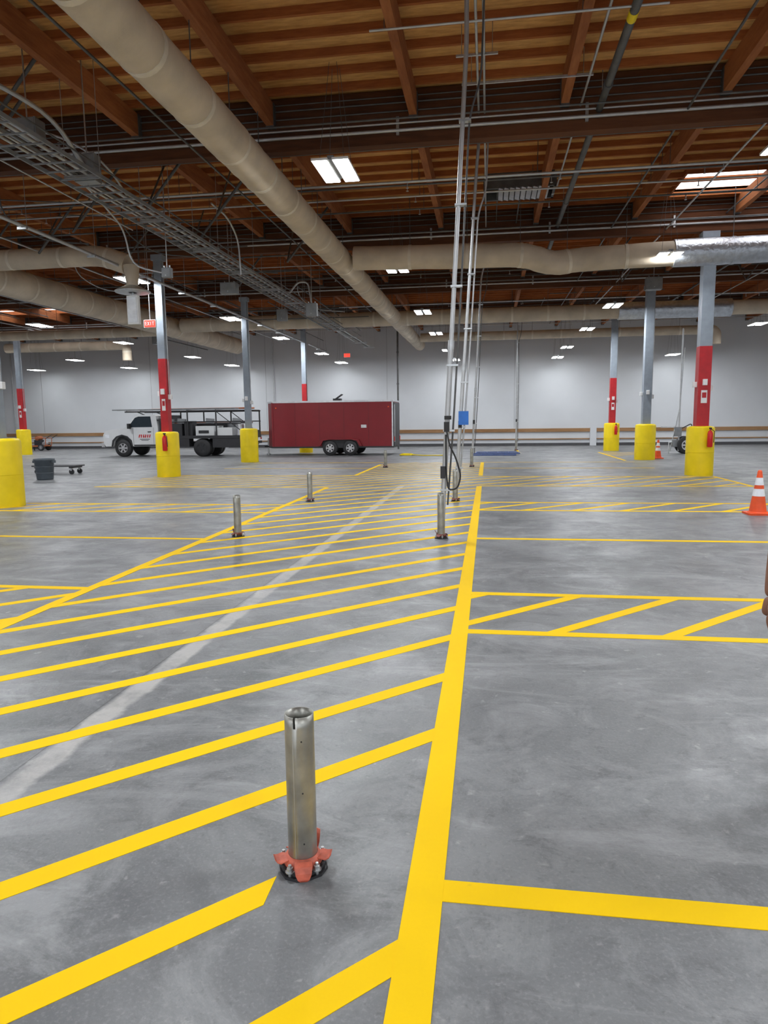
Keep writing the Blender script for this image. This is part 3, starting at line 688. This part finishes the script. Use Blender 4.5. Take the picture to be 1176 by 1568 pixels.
# ------------------------------------------------------------------ utility truck
b=MB('utility_truck'); y0,y1=31.2,33.2
cab=[(-18.05,0.5),(-18.14,0.62),(-18.16,1.05),(-18.05,1.22),(-17.75,1.30),(-17.05,1.37),(-16.55,1.88),(-16.35,1.97),(-15.6,1.98),(-15.45,1.92),(-15.38,1.4),(-15.38,0.5),(-16.72,0.5),(-16.78,0.75),(-16.95,0.93),(-17.2,1.0),(-17.45,0.93),(-17.62,0.75),(-17.68,0.5)]
b.prismY(cab,y0,y1,'cwhite')
b.prismY([(-17.65,0.42),(-17.6,0.74),(-17.43,0.9),(-17.2,0.96),(-16.97,0.9),(-16.8,0.74),(-16.74,0.42)],y0+0.12,y1-0.12,'black')
fl=[(-17.68,0.5),(-17.62,0.75),(-17.45,0.93),(-17.2,1.0),(-16.95,0.93),(-16.78,0.75),(-16.72,0.5),(-16.66,0.5),(-16.72,0.79),(-16.92,0.98),(-17.2,1.06),(-17.48,0.98),(-17.68,0.79),(-17.74,0.5)]
b.prismY(fl,y0-0.05,y0,'steelblk'); b.prismY(fl,y1,y1+0.05,'steelblk')
b.prismY([(-16.88,1.40),(-16.5,1.84),(-16.32,1.90),(-15.72,1.90),(-15.66,1.40)],y0-0.008,y0+0.01,'glass')
b.prismY([(-16.88,1.40),(-16.5,1.84),(-16.32,1.90),(-15.72,1.90),(-15.66,1.40)],y1-0.01,y1+0.008,'glass')
b.add([(-17.06,y0+0.12,1.40),(-17.06,y1-0.12,1.40),(-16.58,y1-0.18,1.88),(-16.58,y0+0.18,1.88)],[(0,1,2,3)],'glass')
for x in (-16.62,-15.6): b.bb(x-0.006,x+0.006,y0-0.006,y0,0.55,1.38,'dark')
b.box((-16.0,y0-0.012,0.55),(1.2,0.03,0.06),'black'); b.box((-15.8,y0-0.02,1.18),(0.16,0.03,0.04),'black')
b.box((-16.75,y0-0.14,1.45),(0.1,0.2,0.24),'black'); b.box((-16.75,y1+0.14,1.45),(0.1,0.2,0.24),'black')
for k in range(6): b.box((-16.32+k*0.105,y0-0.006,0.98),(0.05,0.01,0.15),'fire',rot=(0,0.25,0))
for k in range(2): b.box((-16.32+k*0.21+0.05,y0-0.006,1.03-0.09*k),(0.11,0.01,0.025),'fire')
b.box((-16.05,y0-0.006,0.84),(0.5,0.01,0.025),'steelblk'); b.box((-16.05,y0-0.006,0.78),(0.36,0.01,0.02),'steelblk')
b.box((-18.17,(y0+y1)/2,0.92),(0.06,1.1,0.34),'steelblk'); b.box((-18.2,(y0+y1)/2,0.58),(0.16,1.96,0.22),'alu')
for y in (y0+0.2,y1-0.2): b.box((-18.12,y,0.98),(0.1,0.3,0.22),'reflect')
b.box((-17.95,y0-0.006,0.98),(0.22,0.02,0.16),'reflect')
for y in (y0+0.6,y1-0.6): b.bb(-18,-10.95,y-0.05,y+0.05,0.5,0.68,'steelblk')
for x,dual in ((-17.2,0),(-13.25,1)):
    for y,sd in ((y0+0.15,-1),(y1-0.15,1)):
        wheel(b,x,y,0.42,0.42,0.26,rim='steelblk' if dual else 'alu',side=sd)
        if dual: wheel(b,x,y-sd*0.3,0.42,0.42,0.24,rim='steelblk',side=sd)
    b.cyl((x,y0+0.2,0.42),(x,y1-0.2,0.42),0.07,'steelblk')
b.bb(-15.2,-11.0,y0-0.02,y1+0.02,0.84,0.98,'steelblk'); b.bb(-15.15,-13.85,y0,y0+0.5,0.46,0.86,'steelblk'); b.bb(-12.7,-11.2,y0,y0+0.5,0.42,0.86,'steelblk')
b.bb(-15.2,-15.12,y0,y1,0.98,1.95,'steelblk')
b.bb(-15.0,-14.2,y0+0.05,y0+0.7,0.98,1.55,'steelblk'); b.bb(-14.1,-13.7,y0+0.1,y0+0.6,0.98,1.66,'steelblk'); b.bb(-15.0,-12.0,y1-0.6,y1-0.05,0.98,1.6,'steelblk')
b.bb(-13.55,-12.65,y0+0.1,y1-0.7,0.98,1.42,'cwhite'); b.bb(-12.55,-11.75,y0+0.05,y0+0.9,0.98,1.34,'cwhite'); b.bb(-13.4,-12.9,y0+0.08,y0+0.1,1.08,1.22,'steelblk')
b.cyl((-11.5,y0+0.4,0.98),(-11.5,y0+0.4,1.5),0.2,'alu',n=18); b.cyl((-12.1,y1-0.9,0.98),(-12.1,y1-0.9,1.55),0.25,'box',n=18)
b.bb(-11.25,-11.02,y0+0.1,y1-0.1,0.98,1.2,'steelblk')
for x in (-14.9,-14.3,-12.9,-11.6): b.box((x,y0+0.3,1.66),(0.35,0.3,0.22),'box',rot=(0,0.1,0.2))
for k in range(7): b.tube([(-15.0,y0+0.8+k*0.06,1.5+0.03*(k%3)),(-11.1,y0+0.8+k*0.05,1.55+0.03*(k%2))],0.025,('steelblk','box','brown')[k%3],n=6)
for y in (y0+0.03,y1-0.03):
    b.tube([(-17.0,y,2.12),(-11.0,y,2.12)],0.035,'steelblk'); b.tube([(-15.1,y,1.62),(-11.0,y,1.62)],0.025,'steelblk')
    for x in (-15.1,-13.9,-12.5,-11.05): b.tube([(x,y,0.98),(x,y,2.12)],0.035,'steelblk')
    b.tube([(-15.1,y,1.6),(-16.4,y,2.12)],0.025,'steelblk'); b.tube([(-11.05,y,1.0),(-12.5,y,2.1)],0.02,'steelblk')
for x in (-16.9,-16.2,-15.1,-13.9,-12.5,-11.05): b.tube([(x,y0,2.14),(x,y1,2.14)],0.032,'steelblk')
for yy in (y0+0.15,y0+0.6): b.tube([(-17.7,yy,2.22),(-11.6,yy,2.22)],0.03,'box')
for k in range(19): b.tube([(-17.5+k*0.31,y0+0.15,2.22),(-17.5+k*0.31,y0+0.6,2.22)],0.016,'box',n=6)
for yy in (y1-0.7,y1-0.3): b.tube([(-16.3,yy,2.25),(-11.2,yy,2.25)],0.035,'brown')
for k in range(16): b.tube([(-16.2+k*0.31,y1-0.7,2.25),(-16.2+k*0.31,y1-0.3,2.25)],0.016,'brown',n=6)
b.box((-11.0,(y0+y1)/2,0.62),(0.1,1.9,0.12),'steelblk')
for y in(y0+0.15,y1-0.15): b.box((-10.96,y,0.8),(0.03,0.12,0.1),'fire')
b.build(bevel=0.014)

# ------------------------------------------------------------------ cones
def cone(x,y,s=1.0):
    b=MB('traffic_cone')
    w=0.19*s
    b.prismZ([(x-w,y-w*0.8),(x-w*0.8,y-w),(x+w*0.8,y-w),(x+w,y-w*0.8),(x+w,y+w*0.8),(x+w*0.8,y+w),(x-w*0.8,y+w),(x-w,y+w*0.8)],0,0.03*s,'orange')
    R=lambda z:(0.135-0.105*(z-0.03)/0.69)
    def band(z0,z1,m,o=0.0): b.lathe([((R(z0)+o)*s,z0*s),((R(z1)+o)*s,z1*s)],(x,y,0),m,28)
    b.lathe([(0.155*s,0.03*s),(0.15*s,0.045*s),(0.133*s,0.05*s)],(x,y,0),'orange',28)
    band(0.05,0.30,'orange'); band(0.30,0.42,'reflect',0.002); band(0.42,0.48,'orange'); band(0.48,0.60,'reflect',0.002); band(0.60,0.70,'orange')
    b.lathe([(R(0.70)*s,0.70*s),(0.022*s,0.72*s),(0.012*s,0.722*s),(0.012*s,0.6*s)],(x,y,0),'orange',28)
    b.build(origin=(x,y,0))
cone(4.37,12.1); cone(6.5,28.35)

# ------------------------------------------------------------------ bin, cart, misc
b=MB('trash_bin'); c=(-12.72,18.6,0)
b.lathe([(0.0001,0.01),(0.21,0.0),(0.225,0.03),(0.265,0.54),(0.285,0.55),(0.29,0.6),(0.275,0.61),(0.255,0.6),(0.215,0.05),(0.0001,0.05)],c,'bin',32)
for s_ in(-1,1): b.box((c[0]+s_*0.3,c[1],0.52),(0.05,0.14,0.07),'bin')
for z in(0.2,0.38): b.lathe([(0.228+z*0.07,z-0.01),(0.24+z*0.07,z),(0.228+z*0.07,z+0.01)],c,'bin',32)
b.build(origin=c)
b=MB('wooden_dolly'); dx=-13.75; dy=20.6
for k in range(4): b.box((dx,dy+k*0.15,0.26),(1.5,0.12,0.04),'dark')
for x in (dx-0.6,dx+0.6): b.box((x,dy+0.23,0.22),(0.08,0.62,0.05),'steelblk')
for x in (dx-0.6,dx+0.6):
    for y in (dy,dy+0.45):
        b.cyl((x,y-0.025,0.08),(x,y+0.025,0.08),0.08,'black',n=16); b.box((x,y,0.16),(0.05,0.08,0.1),'galv')
b.build()
b=MB('pressure_washer'); gx,gy=-27.0,39.3
for y in(gy-0.3,gy+0.3): b.tube([(gx-0.55,y,0.25),(gx+0.5,y,0.25),(gx+0.55,y,0.75),(gx-0.4,y,0.75),(gx-0.55,y,0.25)],0.025,'brown',round_=0.1)
b.box((gx,gy,0.3),(0.9,0.5,0.05),'brown'); b.box((gx-0.1,gy,0.48),(0.4,0.38,0.32),'steelblk'); b.cyl((gx-0.1,gy-0.2,0.75),(gx-0.1,gy+0.2,0.75),0.14,'brown',n=16); b.cyl((gx+0.3,gy-0.15,0.42),(gx+0.3,gy+0.15,0.42),0.12,'alu',n=14)
for y in (gy-0.36,gy+0.36): wheel(b,gx+0.25,y,0.2,0.2,0.1,side=-1 if y<gy else 1)
b.cyl((gx-0.45,gy,0.0),(gx-0.45,gy,0.28),0.03,'black'); b.tube([(gx+0.5,gy-0.3,0.7),(gx+0.95,gy-0.3,0.95),(gx+0.95,gy+0.3,0.95),(gx+0.5,gy+0.3,0.7)],0.02,'black')
b.build()
b=MB('blue_scaffold_frame_stack')
for k in range(2):
    z=0.03+k*0.06; ox=0.18*k; oy=0.12*k
    X0,X1,Y0,Y1=-0.7+ox,1.2+ox,30.9+oy,32.2+oy
    b.tube([(X0,Y0,z),(X1,Y0,z),(X1,Y1,z),(X0,Y1,z),(X0,Y0,z)],0.022,'blue',round_=0.1)
    for q in range(1,4): b.tube([(X0+q*0.48,Y0,z),(X0+q*0.48,Y1,z)],0.018,'blue',n=6)
b.build()
b=MB('coiled_hose_on_floor')
pts=[(-3.6+0.35*math.cos(t*0.5)*(1-t*0.008),31.3+0.3*math.sin(t*0.5),0.025+0.0012*t) for t in range(45)]+[(-2.8,30.9,0.025),(-1.8,31.0,0.025)]
b.tube(pts,0.02,'yplastic',n=6); b.build()
b=MB('wheeled_light_mast'); cx,cy=8.15,31.9
b.tube([(cx,cy,0.1),(cx,cy,5.3)],0.03,'emt'); b.tube([(cx,cy,2.0),(cx-0.35,cy,0.1)],0.02,'galv'); b.tube([(cx,cy,2.0),(cx+0.1,cy,4.5)],0.014,'galv')
wheel(b,cx+0.28,cy-0.25,0.38,0.38,0.14); wheel(b,cx+0.28,cy+0.25,0.38,0.38,0.14,side=1); b.cyl((cx+0.28,cy-0.25,0.38),(cx+0.28,cy+0.25,0.38),0.03,'galv')
b.box((cx,cy,0.45),(0.5,0.3,0.3),'box'); b.box((cx-0.05,cy,0.95),(0.28,0.2,0.4),'box'); b.tube([(cx-0.4,cy,0.0),(cx-0.4,cy,0.5),(cx,cy,0.5)],0.025,'galv'); b.box((cx-0.45,cy,1.15),(0.6,0.04,0.05),'galv')
b.tube([(cx+0.1,cy-0.1,1.1),(cx+0.45,cy-0.2,1.3),(cx+0.5,cy-0.2,0.8)],0.02,'black',round_=0.1)
b.build()

# ------------------------------------------------------------------ person standing at the right edge
def skinmesh(nm,verts,edges,radii,sub=2):
    me=bpy.data.meshes.new(nm); me.from_pydata(verts,edges,[]); ob=bpy.data.objects.new(nm,me); COL.objects.link(ob)
    ob.modifiers.new('s','SKIN'); sv=me.skin_vertices[0].data
    for i,r in enumerate(radii): sv[i].radius=r if isinstance(r,tuple) else (r,r)
    sv[0].use_root=True
    s2=ob.modifiers.new('ss','SUBSURF'); s2.levels=sub; s2.render_levels=sub
    bpy.context.view_layer.update()
    dg=bpy.context.evaluated_depsgraph_get(); ev=ob.evaluated_get(dg); m2=bpy.data.meshes.new_from_object(ev)
    bpy.data.objects.remove(ob); return m2
person=bpy.data.objects.new('person',None); COL.objects.link(person)
V=[];E=[];Rr=[]
def chain(pts,rs,start=None):
    prev=start
    for p,r in zip(pts,rs):
        V.append(p); Rr.append(r); i=len(V)-1
        if prev is not None: E.append((prev,i))
        prev=i
    return prev
pel=chain([(0,0,0.98)],[(0.155,0.115)])
ch=chain([(0,0.0,1.12),(0,-0.01,1.28),(0,0.0,1.42),(0,0.01,1.50),(0,0.0,1.58)],[(0.145,0.105),(0.165,0.115),(0.15,0.10),(0.062,0.062),(0.056,0.058)],pel)
shoulder=3
for s_ in(-1,1):
    chain([(s_*0.17,0.0,1.43),(s_*0.225,0.01,1.32),(s_*0.25,0.02,1.13),(s_*0.262,-0.02,0.98),(s_*0.268,-0.05,0.875)],[0.062,0.052,0.042,0.034,0.026],shoulder)
    chain([(s_*0.095,0,0.88),(s_*0.105,-0.01,0.70),(s_*0.11,-0.01,0.50),(s_*0.115,0.01,0.34),(s_*0.12,0.02,0.11),(s_*0.13,-0.08,0.05),(s_*0.14,-0.17,0.04)],[0.092,0.08,0.06,0.056,0.044,0.042,0.036],pel)
m2=skinmesh('body',V,E,Rr)
for k in ('shirt','pants','skin','black'): m2.materials.append(M[k])
for p in m2.polygons:
    c=p.center; p.use_smooth=True
    if c.z<0.105: k=3
    elif c.z<0.97 and abs(c.x)<0.22: k=1
    elif c.z>1.515: k=2
    elif abs(c.x)>0.19 and c.z<1.22: k=2
    else: k=0
    p.material_index=k
ob=bpy.data.objects.new('body',m2); COL.objects.link(ob); ob.parent=person
for s_ in(-1,1):
    w=Vector((s_*0.268,-0.05,0.885))
    V=[];E=[];Rr=[]
    chain([w,w+Vector((0,-0.008,-0.035)),w+Vector((0,-0.014,-0.085))],[(0.024,0.024),(0.028,0.02),(0.036,0.017)])
    meshes=[skinmesh('palm',V,E,Rr)]
    for k,(dy,ln) in enumerate(((-0.032,0.075),(-0.011,0.083),(0.010,0.077),(0.030,0.060))):
        V=[];E=[];Rr=[]
        a=w+Vector((0,-0.012+dy*0.8,-0.07)); bend=s_*-0.012
        chain([a,a+Vector((0,dy*0.1,-0.028)),a+Vector((bend,dy*0.15,-0.028-ln*0.45)),a+Vector((bend*2.2,dy*0.15,-0.028-ln*0.75)),a+Vector((bend*3.6,dy*0.15,-0.028-ln))],[0.009,0.0095,0.009,0.0082,0.007])
        meshes.append(skinmesh('finger',V,E,Rr))
    V=[];E=[];Rr=[]
    a=w+Vector((0,-0.025,-0.03))
    chain([a,a+Vector((-s_*0.008,-0.028,-0.025)),a+Vector((-s_*0.014,-0.038,-0.055)),a+Vector((-s_*0.018,-0.036,-0.082))],[0.012,0.0115,0.010,0.008])
    meshes.append(skinmesh('thumb',V,E,Rr))
    for j,mm in enumerate(meshes):
        mm.materials.append(M['skin'])
        for p in mm.polygons: p.use_smooth=True
        o=bpy.data.objects.new('hand_part_%d'%j,mm); COL.objects.link(o); o.parent=person
b=MB('head'); hz=1.67
b.sphere((0,-0.005,hz),0.1,'skin',14,(0.76,0.92,1.18)); b.sphere((0,-0.035,hz-0.075),0.05,'skin',10,(0.9,0.95,0.75))
b.add([(-0.012,-0.092,hz+0.01),(0.012,-0.092,hz+0.01),(0.018,-0.09,hz-0.03),(-0.018,-0.09,hz-0.03),(0,-0.118,hz-0.025)],[(0,1,4),(1,2,4),(2,3,4),(3,0,4)],'skin',True)
for s_ in(-1,1):
    b.sphere((s_*0.03,-0.082,hz+0.012),0.012,'eye',8); b.sphere((s_*0.03,-0.091,hz+0.012),0.006,'black',6)
    b.sphere((s_*0.078,0.0,hz-0.005),0.03,'skin',8,(0.3,0.7,1.1)); b.box((s_*0.03,-0.093,hz+0.034),(0.032,0.008,0.006),'hair')
b.sphere((0,-0.082,hz-0.058),0.022,'clamp',8,(1.1,0.5,0.3))
b.sphere((0,0.012,hz+0.022),0.106,'hair',12,(0.78,0.92,1.08))
b.build(parent=person)
person.location=(1.385,2.85,0); person.rotation_euler=(0,0,math.radians(-25))

# ------------------------------------------------------------------ world + camera
w=bpy.data.worlds.new('World'); SC.world=w; w.use_nodes=True
bg=w.node_tree.nodes['Background']; bg.inputs[0].default_value=(0.84,0.90,1.0,1); bg.inputs[1].default_value=2.1

h=1.6; p=math.radians(7.5); yaw=math.radians(8.5); th=0.012
F=Vector((-math.sin(yaw)*math.cos(p),math.cos(yaw)*math.cos(p),-math.sin(p)))
R=Vector((math.cos(yaw),math.sin(yaw),0)); U=R.cross(F)
R2=R*math.cos(th)-U*math.sin(th); U2=U*math.cos(th)+R*math.sin(th)
cam=bpy.data.cameras.new('camera'); co=bpy.data.objects.new('camera',cam); COL.objects.link(co)
Mx=Matrix((R2,U2,-F)).transposed().to_4x4(); Mx.translation=Vector((0,0,h)); co.matrix_world=Mx
cam.sensor_fit='VERTICAL'; cam.sensor_height=36; cam.lens=36*1070/1568; cam.clip_start=0.05; cam.clip_end=300
SC.camera=co
